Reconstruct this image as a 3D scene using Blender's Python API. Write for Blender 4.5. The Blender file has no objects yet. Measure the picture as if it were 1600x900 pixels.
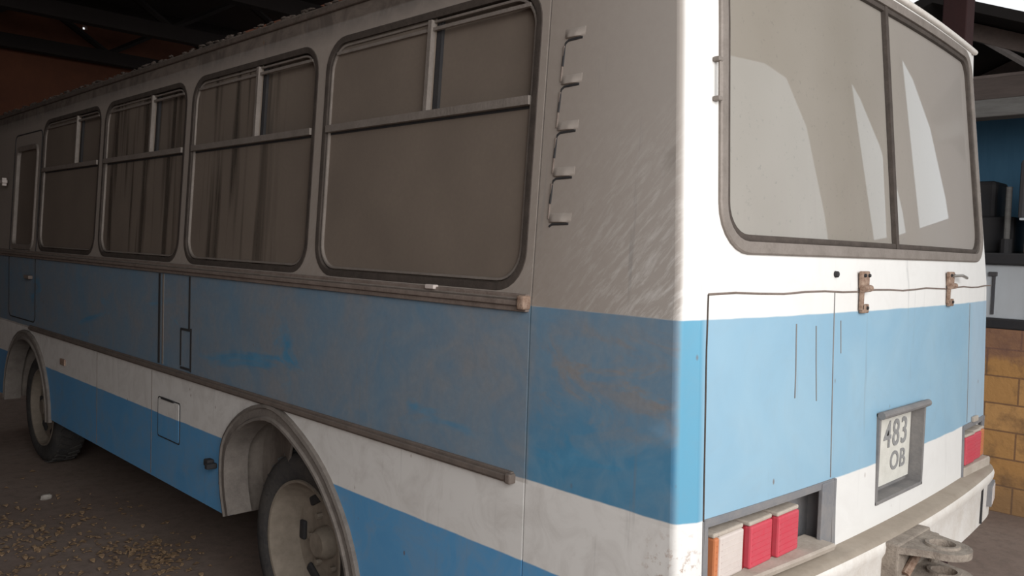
import bpy, bmesh, math, random
from mathutils import Vector, Matrix, geometry
random.seed(4)
S = bpy.context.scene
COL = S.collection

# ---------------------------------------------------------------- camera
def make_camera():
    yaw, pit, rol, f = map(float, (-44.703, -2.765, 1.853, 1301.516))
    a, b, r = map(math.radians, (yaw, pit, rol))
    fw = Vector((math.sin(-a)*math.cos(b), math.cos(a)*math.cos(b), math.sin(b)))
    rt = Vector((math.cos(a), math.sin(a), 0)); up = rt.cross(fw)
    r2 = rt*math.cos(r) + up*math.sin(r); u2 = -rt*math.sin(r) + up*math.cos(r)
    cd = bpy.data.cameras.new('camera'); co = bpy.data.objects.new('camera', cd)
    COL.objects.link(co)
    m = Matrix((r2, u2, -fw)).transposed().to_4x4()
    m.translation = Vector((-1.711, -1.136, 1.688))
    co.matrix_world = m
    cd.sensor_width = 36; cd.lens = f*36/1600; cd.clip_start = 0.02
    S.camera = co
make_camera()

# ---------------------------------------------------------------- world, light, exposure
W = bpy.data.worlds.new('overcast_sky'); S.world = W; W.use_nodes = True
bgn = W.node_tree.nodes['Background']
bgn.inputs[0].default_value = (0.95, 0.975, 1.0, 1); bgn.inputs[1].default_value = 0.8
def area(name, loc, rot, sx, sy, power, col):
    ld = bpy.data.lights.new(name, 'AREA'); ld.shape = 'RECTANGLE'; ld.size = sx; ld.size_y = sy
    ld.energy = power; ld.color = col
    o = bpy.data.objects.new(name, ld); COL.objects.link(o); o.location = loc; o.rotation_euler = rot
    return o
# daylight through the open end of the shed, behind and to the right of the camera
area('daylight_opening', (-1.9, -3.6, 3.0), (math.radians(72), 0, math.radians(-8)), 5.6, 2.4, 205, (1.0, 0.985, 0.965))
S.view_settings.view_transform = 'Standard'
S.view_settings.look = 'None'
S.view_settings.exposure = 0.42
S.view_settings.gamma = 1.0
S.view_settings.use_curve_mapping = False

# ---------------------------------------------------------------- node helpers
class N:
    """small wrapper for building node materials"""
    def __init__(s, name):
        s.m = bpy.data.materials.new(name); s.m.use_nodes = True
        s.t = s.m.node_tree; s.t.nodes.clear()
        s.out = s.t.nodes.new('ShaderNodeOutputMaterial')
        tc = s.t.nodes.new('ShaderNodeTexCoord'); s.co = tc.outputs['Object']
        s._sep = None
    def put(s, sock, v):
        if hasattr(v, 'is_linked') or isinstance(v, bpy.types.NodeSocket): s.t.links.new(v, sock)
        elif isinstance(v, (tuple, list)): sock.default_value = (*v, 1) if len(v) == 3 and len(sock.default_value) == 4 else v
        else: sock.default_value = v
    def xyz(s, i):
        if not s._sep:
            s._sep = s.t.nodes.new('ShaderNodeSeparateXYZ'); s.t.links.new(s.co, s._sep.inputs[0])
        return s._sep.outputs[i]
    def math(s, op, a, b=0.0, c=None):
        n = s.t.nodes.new('ShaderNodeMath'); n.operation = op
        s.put(n.inputs[0], a); s.put(n.inputs[1], b)
        if c is not None: s.put(n.inputs[2], c)
        return n.outputs[0]
    def ramp(s, v, a, b, lo=0.0, hi=1.0):
        n = s.t.nodes.new('ShaderNodeMapRange'); n.clamp = True
        for i, x in enumerate((v, a, b, lo, hi)): s.put(n.inputs[i], x)
        return n.outputs[0]
    def scale(s, sc, off=(0, 0, 0), rot=(0, 0, 0)):
        n = s.t.nodes.new('ShaderNodeMapping'); s.t.links.new(s.co, n.inputs[0])
        n.inputs['Scale'].default_value = sc; n.inputs['Location'].default_value = off; n.inputs['Rotation'].default_value = rot
        return n.outputs[0]
    def noise(s, sc=5.0, det=4.0, rough=0.55, vec=None, dist=0.0):
        n = s.t.nodes.new('ShaderNodeTexNoise'); s.t.links.new(vec or s.co, n.inputs['Vector'])
        n.inputs['Scale'].default_value = sc; n.inputs['Detail'].default_value = det
        n.inputs['Roughness'].default_value = rough; n.inputs['Distortion'].default_value = dist
        return n.outputs[0]
    def voro(s, sc, vec=None):
        n = s.t.nodes.new('ShaderNodeTexVoronoi'); s.t.links.new(vec or s.co, n.inputs['Vector'])
        n.inputs['Scale'].default_value = sc
        return n.outputs['Distance']
    def mix(s, f, a, b):
        n = s.t.nodes.new('ShaderNodeMix'); n.data_type = 'RGBA'
        s.put(n.inputs[0], f); s.put(n.inputs[6], a); s.put(n.inputs[7], b)
        return n.outputs[2]
    def bsdf(s, col, rough=0.6, metal=0.0, spec=0.5, bump=None, bstr=0.2, bdist=0.01, **kw):
        n = s.t.nodes.new('ShaderNodeBsdfPrincipled')
        s.put(n.inputs['Base Color'], col); s.put(n.inputs['Roughness'], rough)
        s.put(n.inputs['Metallic'], metal); s.put(n.inputs['Specular IOR Level'], spec)
        for k, v in kw.items(): s.put(n.inputs[k.replace('_', ' ')], v)
        if bump is not None:
            b = s.t.nodes.new('ShaderNodeBump'); b.inputs['Strength'].default_value = bstr
            b.inputs['Distance'].default_value = bdist
            s.t.links.new(bump, b.inputs['Height']); s.t.links.new(b.outputs[0], n.inputs['Normal'])
        return n.outputs[0]
    def done(s, sh):
        s.t.links.new(sh, s.out.inputs[0]); return s.m

def dirty(name, col, col2=None, sc=6, amt=0.6, rough=0.8, bump=0.15, metal=0, spec=0.3, stretch=(1, 1, 1)):
    m = N(name); col2 = col2 or tuple(c*0.55 for c in col)
    v = m.scale(stretch)
    n1 = m.noise(sc, 5, 0.6, v); n2 = m.noise(sc*7, 3, 0.6, v)
    f = m.math('MULTIPLY', m.ramp(m.math('ADD', m.math('MULTIPLY', n1, 0.7), m.math('MULTIPLY', n2, 0.3)), 0.35, 0.65), amt)
    return m.done(m.bsdf(m.mix(f, col, col2), rough, metal, spec, bump=n2, bstr=bump))

DUST = (0.245, 0.198, 0.165)
def mat_paint():
    m = N('bus_paint')
    x, y, z = m.xyz(0), m.xyz(1), m.xyz(2)
    wob = m.math('MULTIPLY', m.math('SUBTRACT', m.noise(9, 2), 0.5), 0.006)
    zz = m.math('ADD', z, wob)
    def step(v, t, w=0.002): return m.ramp(v, t-w, t+w)
    # rear: boundary of upper blue 1.025..1.525; side 1.015..1.525
    blue = m.math('MULTIPLY', step(zz, 1.022), m.math('SUBTRACT', 1.0, step(zz, 1.524)))
    side = m.math('SUBTRACT', 1.0, step(x, 0.035, 0.004))
    low = m.math('MULTIPLY', m.math('SUBTRACT', 1.0, step(zz, 0.782)), side)
    white = (0.76, 0.745, 0.72)
    n_big = m.noise(2.2, 4, 0.6, dist=0.6); n_mid = m.noise(6.5, 5, 0.65, dist=1.2); n_fine = m.noise(45, 4, 0.7)
    streak = m.noise(1.0, 4, 0.6, m.scale((26, 26, 1.3)))
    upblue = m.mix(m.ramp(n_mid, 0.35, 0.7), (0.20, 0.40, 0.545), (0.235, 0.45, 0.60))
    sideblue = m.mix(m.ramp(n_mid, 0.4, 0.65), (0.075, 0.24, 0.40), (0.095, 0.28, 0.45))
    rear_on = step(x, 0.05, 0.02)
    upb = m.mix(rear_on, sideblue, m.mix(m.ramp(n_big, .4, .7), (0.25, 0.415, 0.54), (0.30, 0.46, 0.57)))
    strip = m.math('MULTIPLY', m.math('SUBTRACT', 1.0, step(x, 0.075, 0.012)), step(x, 0.004, 0.003))
    upb = m.mix(strip, upb, (0.12, 0.33, 0.475))
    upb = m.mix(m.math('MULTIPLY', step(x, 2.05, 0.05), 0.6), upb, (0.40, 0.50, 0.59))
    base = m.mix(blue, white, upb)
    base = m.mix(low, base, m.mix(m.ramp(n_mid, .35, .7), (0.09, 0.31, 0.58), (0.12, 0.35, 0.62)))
    # --- dust film: thick on the side above the belt, medium on the blue side band, thin below
    mid = m.math('MULTIPLY', m.ramp(m.math('ADD', m.math('MULTIPLY', n_big, 0.55), m.math('MULTIPLY', n_mid, 0.45)), 0.38, 0.62), 0.34)
    hi = m.math('ADD', m.ramp(y, 0.1, 0.5, 0.70, 0.86), m.math('MULTIPLY', n_fine, 0.12))
    # bare diagonal rub marks low on the quarter panel
    rm = m.t.nodes.new('ShaderNodeMapping'); m.t.links.new(m.scale((1, 1, 1), rot=(math.radians(48), 0, 0)), rm.inputs[0])
    rm.inputs['Scale'].default_value = (8, 11, 58)
    diag = m.noise(1.0, 5, 0.7, rm.outputs[0], 0.3)
    rub = m.math('MULTIPLY', m.ramp(diag, 0.48, 0.72), m.math('MULTIPLY', m.ramp(z, 2.1, 1.6), m.ramp(y, 0.42, 0.1, 0.15, 1.0)))
    hi = m.math('SUBTRACT', hi, m.math('MULTIPLY', rub, 0.45))
    above = step(z, 1.524)
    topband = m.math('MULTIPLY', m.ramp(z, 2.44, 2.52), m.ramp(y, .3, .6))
    mid = m.math('ADD', mid, m.ramp(y, .48, .52, .20, .36))
    patch = m.math('MULTIPLY', m.ramp(m.noise(1.0, 4, .6, m.scale((1, 1.6, 5.0)), .8), .58, .68), m.math('MULTIPLY', m.ramp(z, 1.0, 1.2), m.ramp(z, 1.42, 1.28)))
    mid = m.math('SUBTRACT', mid, m.math('MULTIPLY', patch, .55))
    dside = m.mix(above, mid, hi)
    swirl = m.ramp(m.noise(1.0, 5, .65, m.scale((1, 3.2, 6.5)), 1.6), .50, .62)
    qz = m.math('MULTIPLY', m.ramp(y, .52, .44), m.ramp(m.math('ABSOLUTE', m.math('SUBTRACT', z, 1.34)), .22, .06))
    mid = m.math('ADD', mid, m.math('MULTIPLY', m.math('MULTIPLY', swirl, qz), .32))
    mid = m.math('SUBTRACT', mid, m.math('MULTIPLY', m.ramp(y, .51, .50), m.ramp(z, 1.34, 1.1, 0, .24)))
    dside = m.mix(above, mid, hi)
    below = m.math('SUBTRACT', 1.0, step(z, 1.01))
    lowd = m.math('ADD', m.math('MULTIPLY', m.ramp(n_mid, 0.45, 0.75), 0.28), 0.05)
    dside = m.mix(below, dside, lowd)
    drear = m.math('MULTIPLY', m.ramp(n_mid, 0.45, 0.8), 0.10)
    # grey top of rear roof end
    drear = m.math('MAXIMUM', drear, m.math('MULTIPLY', m.ramp(z, 2.60, 2.66), 0.75))
    drear = m.math('MAXIMUM', drear, m.math('MULTIPLY', m.ramp(z, 0.85, 0.76), 0.18))
    onside = m.math('SUBTRACT', 1.0, step(x, 0.10, 0.07))
    onside = m.math('MAXIMUM', m.math('SUBTRACT', 1.0, m.ramp(x, 0.004, 0.012)),
                    m.math('MULTIPLY', above, m.math('SUBTRACT', 1.0, m.ramp(m.math('SUBTRACT', x, m.math('MULTIPLY', m.math('SUBTRACT', z, 1.5), 0.05)), 0.004, 0.014))))
    onside = m.math('MAXIMUM', onside, m.ramp(z, 2.62, 2.72))
    d = m.mix(onside, drear, dside)
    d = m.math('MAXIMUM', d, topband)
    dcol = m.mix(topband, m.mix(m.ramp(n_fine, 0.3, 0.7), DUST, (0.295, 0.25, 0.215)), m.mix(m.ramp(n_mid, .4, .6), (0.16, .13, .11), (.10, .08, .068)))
    c = m.mix(d, base, dcol)
    # dark run marks and scuffs
    sk = m.math('MULTIPLY', m.ramp(streak, 0.63, 0.74), 0.35)
    c = m.mix(sk, c, (0.20, 0.20, 0.20))
    # rust / chips
    v1 = m.voro(13, m.scale((1, 1, 0.55)))
    chip = m.math('MULTIPLY', m.math('SUBTRACT', 1.0, m.ramp(v1, 0.04, 0.075)), m.ramp(m.noise(3.1, 2), 0.52, 0.60))
    c = m.mix(m.math('MULTIPLY', chip, 0.75), c, (0.17, 0.09, 0.05))
    # rust at the lower corner edge
    edge = m.math('MULTIPLY', m.math('MULTIPLY', m.ramp(z, 1.02, 0.85), m.math('SUBTRACT', 1.0, m.ramp(x, 0.05, 0.09))), m.math('MULTIPLY', m.ramp(y, 0.12, 0.03), m.ramp(n_fine, 0.54, 0.66)))
    c = m.mix(edge, c, (0.27, 0.13, 0.06))
    rough = m.ramp(d, 0.0, 0.8, 0.42, 0.85)
    return m.done(m.bsdf(c, rough, 0, 0.35, bump=n_fine, bstr=0.06, bdist=0.004))

def mat_pane(streaks=False, name='dusty_side_glass'):
    m = N(name)
    n_big = m.noise(3, 3, 0.5); n_f = m.noise(70, 3, 0.6)
    c = m.mix(m.ramp(n_big, 0.3, 0.7), (0.172, 0.138, 0.112), (0.205, 0.165, 0.133))
    c = m.mix(m.math('MULTIPLY', m.ramp(n_f, .3, .7), 0.25), c, (0.14, 0.115, 0.098))
    alpha = m.math('ADD', 0.955, 0.0)
    if streaks:
        st = m.noise(1.0, 3, 0.55, m.scale((1, 9, 0.55)), dist=0.4)
        st2 = m.noise(1.0, 3, 0.5, m.scale((1, 22, 0.9)))
        f = m.math('MULTIPLY', m.ramp(m.math('ADD', m.math('MULTIPLY', st, .65), m.math('MULTIPLY', st2, .35)), 0.50, 0.60), m.ramp(m.xyz(1), 1.95, 2.25))
        alpha = m.math('SUBTRACT', 0.96, m.math('MULTIPLY', f, 0.62))
    dust = m.bsdf(c, 0.8, 0, 0.25)
    g = m.t.nodes.new('ShaderNodeBsdfGlossy'); g.inputs['Roughness'].default_value = 0.06; g.inputs[0].default_value = (.12, .13, .14, 1)
    tr = m.t.nodes.new('ShaderNodeBsdfTransparent'); tr.inputs[0].default_value = (.75, .8, .8, 1)
    ad = m.t.nodes.new('ShaderNodeMixShader'); ad.inputs[0].default_value = 0.5
    m.t.links.new(tr.outputs[0], ad.inputs[1]); m.t.links.new(g.outputs[0], ad.inputs[2])
    mx = m.t.nodes.new('ShaderNodeMixShader'); m.put(mx.inputs[0], alpha)
    m.t.links.new(ad.outputs[0], mx.inputs[1]); m.t.links.new(dust, mx.inputs[2])
    return m.done(mx.outputs[0])

def mat_rear_glass():
    m = N('dusty_rear_glass')
    n_big = m.noise(2.0, 3, 0.5); n_f = m.noise(60, 3, 0.7); st = m.noise(1.0, 3, 0.6, m.scale((30, 5, 1.2)))
    c = m.mix(m.ramp(n_big, 0.3, 0.7), (0.285, 0.255, 0.215), (0.33, 0.30, 0.26))
    c = m.mix(m.math('MULTIPLY', m.ramp(st, .45, .7), m.ramp(m.xyz(2), 2.1, 1.75, 0, .5)), c, (0.30, 0.26, 0.23))
    c = m.mix(m.math('MULTIPLY', m.ramp(n_f, .62, .72), .3), c, (0.12, 0.11, 0.10))
    c = m.mix(m.ramp(m.xyz(0), 0.9, 2.0, 0, .8), c, (0.50, 0.455, 0.42))  # lighter tone towards the right-hand pane
    dust = m.bsdf(c, 0.8, 0, 0.2)
    g = m.t.nodes.new('ShaderNodeBsdfGlossy'); g.inputs['Roughness'].default_value = 0.02
    g.inputs[0].default_value = (.90, .97, 1, 1)
    fr = m.t.nodes.new('ShaderNodeFresnel'); fr.inputs[0].default_value = 1.5
    tr = m.t.nodes.new('ShaderNodeBsdfTransparent'); tr.inputs[0].default_value = (.7, .75, .75, 1)
    m1 = m.t.nodes.new('ShaderNodeMixShader'); m1.inputs[0].default_value = 0.88
    m.t.links.new(tr.outputs[0], m1.inputs[1]); m.t.links.new(dust, m1.inputs[2])
    m2 = m.t.nodes.new('ShaderNodeMixShader')
    m.put(m2.inputs[0], m.math('MULTIPLY', fr.outputs[0], 1.15))
    m.t.links.new(m1.outputs[0], m2.inputs[1]); m.t.links.new(g.outputs[0], m2.inputs[2])
    return m.done(m2.outputs[0])

M = {}
M['paint'] = mat_paint()
M['pane'] = mat_pane()
M['pane_streak'] = mat_pane(True, 'streaked_side_glass')
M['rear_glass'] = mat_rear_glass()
M['rubber'] = dirty('dusty_rubber', (0.05, 0.040, 0.034), (0.10, 0.08, 0.068), 20, 0.6, 0.8)
M['alu'] = dirty('dusty_aluminium', (0.27, 0.235, 0.21), (0.17, 0.145, 0.125), 14, 0.7, 0.6, metal=0.2)
M['belt'] = dirty('dusty_belt_rail', (0.23, 0.185, 0.16), (0.12, 0.09, 0.075), 18, 0.7, 0.8)
M['rub'] = dirty('brown_rub_rail', (0.17, 0.135, 0.115), (0.10, 0.085, 0.075), 18, 0.7, 0.8)
def mat_roof():
    m = N('roof_dust')
    n1 = m.noise(7, 5, .6); n2 = m.noise(45, 4, .7)
    a = m.mix(m.ramp(n1, .4, .65), (0.12, 0.10, 0.085), (0.065, 0.052, 0.045))
    b = m.mix(m.ramp(n2, .4, .7), (0.40, 0.37, 0.315), (0.33, 0.30, 0.25))
    c = m.mix(m.ramp(m.math('ADD', m.xyz(1), m.math('MULTIPLY', n1, .3)), .45, .8), b, a)
    return m.done(m.bsdf(c, .95, 0, .2, bump=n2, bstr=.5))
M['roof'] = mat_roof()
M['debris'] = dirty('roof_flakes', (0.13, 0.10, 0.085), (0.06, 0.05, 0.04), 20, .8, .95)
M['gap'] = dirty('dark_gap_shade', (0.03, 0.03, 0.033), (0.05, 0.045, 0.04), 20, 0.5, 0.9)  # real gaps, and painted shade at the gills and window dividers
M['arch'] = dirty('arch_trim_dusty', (0.20, 0.175, 0.155), (0.11, 0.095, 0.085), 16, 0.7, 0.85)
M['well'] = dirty('wheel_well_dust', (0.21, 0.18, 0.155), (0.09, 0.075, 0.065), 4, 0.9, 0.95, 0.4)
M['tyre'] = dirty('old_tyre_rubber', (0.035, 0.035, 0.037), (0.09, 0.08, 0.07), 9, 0.7, 0.9, 0.3)
M['rim'] = dirty('dusty_rim', (0.27, 0.23, 0.185), (0.14, 0.115, 0.09), 4, 0.9, 0.85, 0.3)
M['under'] = dirty('underbody', (0.03, 0.026, 0.024), (0.05, 0.04, 0.035), 5, 0.7, 0.95)
M['greybox'] = dirty('grey_lamp_box', (0.17, 0.175, 0.19), (0.26, 0.24, 0.225), 9, 0.7, 0.75)
M['shelf'] = dirty('dusty_shelf', (0.48, 0.42, 0.36), (0.33, 0.28, 0.23), 12, 0.7, 0.9)
M['red'] = dirty('red_lens', (0.56, 0.055, 0.085), (0.50, 0.11, 0.13), 10, 0.6, 0.45, 0.02)
M['redgap'] = dirty('dark_red_lens_edge', (0.22, 0.012, 0.02), (0.18, 0.02, 0.02), 10, 0.6, 0.5, 0.02)
M['whitelens'] = dirty('dusty_white_lens', (0.62, 0.55, 0.51), (0.52, 0.45, 0.42), 8, 0.6, 0.5, 0.02)
M['orange'] = dirty('orange_lens', (0.55, 0.20, 0.08), (0.42, 0.15, 0.08), 12, 0.6, 0.5, 0.02)
M['bumper'] = dirty('bumper_dusty_white', (0.34, 0.29, 0.235), (0.26, 0.215, 0.17), 8, 0.75, 0.8)
M['bumper_white'] = dirty('bumper_white', (0.76, 0.73, 0.69), (0.50, 0.42, 0.34), 11, 0.45, 0.6)
M['hook'] = dirty('tow_eye_dusty', (0.34, 0.29, 0.24), (0.15, 0.12, 0.10), 22, 0.8, 0.85, 0.4)
M['rust'] = dirty('rusty_latch', (0.42, 0.31, 0.24), (0.15, 0.075, 0.045), 60, 0.9, 0.85, 0.4)
M['plate'] = dirty('number_plate_white', (0.68, 0.66, 0.60), (0.50, 0.48, 0.43), 25, 0.6, 0.6, 0.02)
M['ink'] = dirty('plate_ink', (0.20, 0.20, 0.20), (0.38, 0.37, 0.36), 90, 0.7, 0.7, 0.02)
M['plateframe'] = dirty('plate_frame_grey', (0.17, 0.165, 0.165), (0.27, 0.25, 0.235), 12, 0.6, 0.7)
M['chrome'] = dirty('dull_chrome', (0.55, 0.53, 0.5), (0.3, 0.27, 0.24), 20, 0.5, 0.4, metal=0.7)
M['seatmat'] = dirty('brown_seat_vinyl', (0.10, 0.05, 0.03), None, 6, 0.5, 0.6)
M['cream'] = dirty('cream_interior_panel', (0.42, 0.40, 0.35), None, 3, 0.5, 0.7)

# ---------------------------------------------------------------- object helpers
def tag(o, label=None, cat=None, group=None, kind=None):
    if label: o['label'] = label
    if cat: o['category'] = cat
    if group: o['group'] = group
    if kind: o['kind'] = kind
    return o
def thing(name, loc, label, cat, group=None):
    o = bpy.data.objects.new(name, None); COL.objects.link(o); o.location = loc; o.empty_display_size = 0.2
    return tag(o, label, cat, group)
def link(name, bm, mat, parent=None, smooth=False, sharp=35, loc=None):
    """mesh given in world coordinates; children keep world coordinates"""
    bm.normal_update()
    if smooth:
        for f in bm.faces: f.smooth = True
        for e in bm.edges:
            if len(e.link_faces) == 2:
                if e.calc_face_angle(0) > math.radians(sharp): e.smooth = False
    me = bpy.data.meshes.new(name)
    if loc is not None and parent is None: bmesh.ops.translate(bm, verts=bm.verts, vec=-Vector(loc))
    bm.to_mesh(me); bm.free()
    for mm in (mat if isinstance(mat, list) else [mat]): me.materials.append(mm)
    o = bpy.data.objects.new(name, me); COL.objects.link(o)
    if parent is not None:
        o.parent = parent
        if parent.type == 'EMPTY': o.matrix_parent_inverse = Matrix.Translation(-Vector(parent.location))
    elif loc is not None: o.location = loc
    return o
def box(bm, c, s, rot=None, mi=0, bev=0.0):
    r = bmesh.ops.create_cube(bm, size=1.0)
    vs = r['verts']
    bmesh.ops.scale(bm, vec=s, verts=vs)
    if bev > 0:
        es = list({e for v in vs for e in v.link_edges})
        rr = bmesh.ops.bevel(bm, geom=es, offset=bev, segments=2, affect='EDGES', profile=0.5)
        vs = list({v for v in rr['verts']} | {v for f in rr['faces'] for v in f.verts})
        vs = [v for v in bm.verts if v in set(vs)]
    if rot is not None: bmesh.ops.rotate(bm, cent=(0, 0, 0), matrix=rot, verts=vs)
    bmesh.ops.translate(bm, vec=c, verts=vs)
    if mi:
        for f in {f for v in vs for f in v.link_faces}: f.material_index = mi
    return vs
def box2(bm, a, b, bev=0.0, mi=0):
    a = Vector(a); b = Vector(b)
    return box(bm, (a+b)/2, [abs(v) for v in (b-a)], None, mi, bev)
def tube(bm, pts, r, seg=8, closed=False, prof=None, up=Vector((0, 0, 1))):
    """sweep a circle (or a 2D profile list) along pts"""
    pts = [Vector(p) for p in pts]; rings = []
    n = len(pts)
    for i, p in enumerate(pts):
        if closed: t = pts[(i+1) % n]-pts[i-1]
        else: t = pts[min(i+1, n-1)]-pts[max(i-1, 0)]
        t.normalize()
        u = up if abs(t.dot(up)) < 0.95 else Vector((1, 0, 0))
        s = t.cross(u).normalized(); w = s.cross(t)
        ring = []
        P = prof or [(r*math.cos(2*math.pi*k/seg), r*math.sin(2*math.pi*k/seg)) for k in range(seg)]
        for a, b in P: ring.append(bm.verts.new(p+s*a+w*b))
        rings.append(ring)
    m = len(rings[0])
    for i in range(n if closed else n-1):
        A, B = rings[i], rings[(i+1) % n]
        for k in range(m): bm.faces.new((A[k], A[(k+1) % m], B[(k+1) % m], B[k]))
    if not closed:
        bm.faces.new(list(reversed(rings[0]))); bm.faces.new(rings[-1])
    return bm
def frame_sweep(bm, pts, nrm, w_in, w_out, d_lo, d_hi):
    """closed flat-section frame: pts on surface, nrm(p) outward normal; section from w_in inside to w_out outside"""
    n = len(pts); rings = []
    pts = [Vector(p) for p in pts]
    cen = sum(pts, Vector())/n
    for i, p in enumerate(pts):
        t = (pts[(i+1) % n]-pts[i-1]).normalized(); nn = nrm(p).normalized()
        s = t.cross(nn).normalized()
        if s.dot(p-cen) < 0: s = -s
        rings.append([bm.verts.new(p - s*w_in + nn*d_lo), bm.verts.new(p - s*w_in + nn*d_hi*0.8), bm.verts.new(p - s*(w_in*0.6) + nn*d_hi),
                      bm.verts.new(p + s*w_out*0.6 + nn*d_hi), bm.verts.new(p + s*w_out + nn*d_hi*0.6), bm.verts.new(p + s*w_out + nn*d_lo)])
    for i in range(n):
        A, B = rings[i], rings[(i+1) % n]
        for k in range(6): bm.faces.new((A[k], A[(k+1) % 6], B[(k+1) % 6], B[k]))
    bmesh.ops.recalc_face_normals(bm, faces=bm.faces)
def lathe(bm, prof, seg=48, axis='x', c=(0, 0, 0), closed=False, caps=True):
    """prof list of (offset along axis, radius)"""
    rings = []
    for a, r in prof:
        ring = []
        for k in range(seg):
            t = 2*math.pi*k/seg
            if axis == 'x': p = (c[0]+a, c[1]+r*math.cos(t), c[2]+r*math.sin(t))
            elif axis == 'z': p = (c[0]+r*math.cos(t), c[1]+r*math.sin(t), c[2]+a)
            else: p = (c[0]+r*math.cos(t), c[1]+a, c[2]+r*math.sin(t))
            ring.append(bm.verts.new(p))
        rings.append(ring)
    for i in range(len(rings)-1 + (1 if closed else 0)):
        A, B = rings[i], rings[(i+1) % len(rings)]
        for k in range(seg): bm.faces.new((A[k], A[(k+1) % seg], B[(k+1) % seg], B[k]))
    if not closed and caps:
        for R in (rings[0], rings[-1]):
            bm.faces.new(R)
    bmesh.ops.recalc_face_normals(bm, faces=bm.faces)
def rrect(a0, b0, a1, b1, r, k=7):
    """rounded rectangle loop"""
    rs = r if isinstance(r, (tuple, list)) else (r,)*4   # bl br tr tl
    P = []
    for (cx, cy, q, rr) in ((a0, b0, 180, rs[0]), (a1, b0, 270, rs[1]), (a1, b1, 0, rs[2]), (a0, b1, 90, rs[3])):
        sx = cx + (rr if cx == a0 else -rr); sy = cy + (rr if cy == b0 else -rr)
        for i in range(k+1):
            t = math.radians(q+90*i/k); P.append((sx+rr*math.cos(t), sy+rr*math.sin(t)))
    return P
def densify(loop, step):
    out = []
    n = len(loop)
    for i in range(n):
        a, b = loop[i], loop[(i+1) % n]
        L = math.dist(a, b); k = max(1, int(math.ceil(L/step)))
        for j in range(k): out.append((a[0]+(b[0]-a[0])*j/k, a[1]+(b[1]-a[1])*j/k))
    return out
def inside(p, loop):
    x, y = p; c = False; n = len(loop)
    for i in range(n):
        (x1, y1), (x2, y2) = loop[i], loop[i-1]
        if (y1 > y) != (y2 > y) and x < (x2-x1)*(y-y1)/(y2-y1)+x1: c = not c
    return c
def plate2d(outline, holes, fmap, off, step=0.12, bm=None, mi=0):
    """curved sheet with holes; fmap (s,t)->xyz, off = inward thickness vector"""
    bm = bm or bmesh.new()
    loops = [densify(outline, step)] + [densify(h, step) for h in holes]
    vs, es = [], []
    for L in loops:
        b = len(vs); vs += [Vector(p) for p in L]
        es += [(b+i, b+(i+1) % len(L)) for i in range(len(L))]
    xs = [p[0] for p in loops[0]]; ys = [p[1] for p in loops[0]]
    nb = len(vs)
    i = min(xs)+step/2
    while i < max(xs):
        j = min(ys)+step/2
        while j < max(ys):
            p = (i, j)
            if inside(p, loops[0]) and not any(inside(p, h) for h in loops[1:]):
                if min((vs[q]-Vector(p)).length for q in range(nb)) > step*0.45: vs.append(Vector(p))
            j += step
        i += step
    ov, oe, of, *_ = geometry.delaunay_2d_cdt(vs, es, [], 0, 1e-6)
    F = []
    for f in of:
        c = (sum(ov[k][0] for k in f)/len(f), sum(ov[k][1] for k in f)/len(f))
        if inside(c, loops[0]) and not any(inside(c, h) for h in loops[1:]): F.append(f)
    top = [bm.verts.new(fmap(p[0], p[1])) for p in ov]
    off = Vector(off); bot = [bm.verts.new(v.co+off) for v in top]
    cnt = {}
    fs = []
    for f in F:
        fs.append(bm.faces.new([top[k] for k in f])); fs.append(bm.faces.new([bot[k] for k in reversed(f)]))
        for a, b in zip(f, list(f[1:])+[f[0]]):
            cnt.setdefault(tuple(sorted((a, b))), []).append((a, b))
    for k, l in cnt.items():
        if len(l) == 1:
            a, b = l[0]; fs.append(bm.faces.new((top[b], top[a], bot[a], bot[b])))
    for v in top+bot:
        if not v.link_faces: bm.verts.remove(v)
    bmesh.ops.recalc_face_normals(bm, faces=bm.faces)
    if mi:
        for f in fs: f.material_index = mi
    return bm

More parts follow.
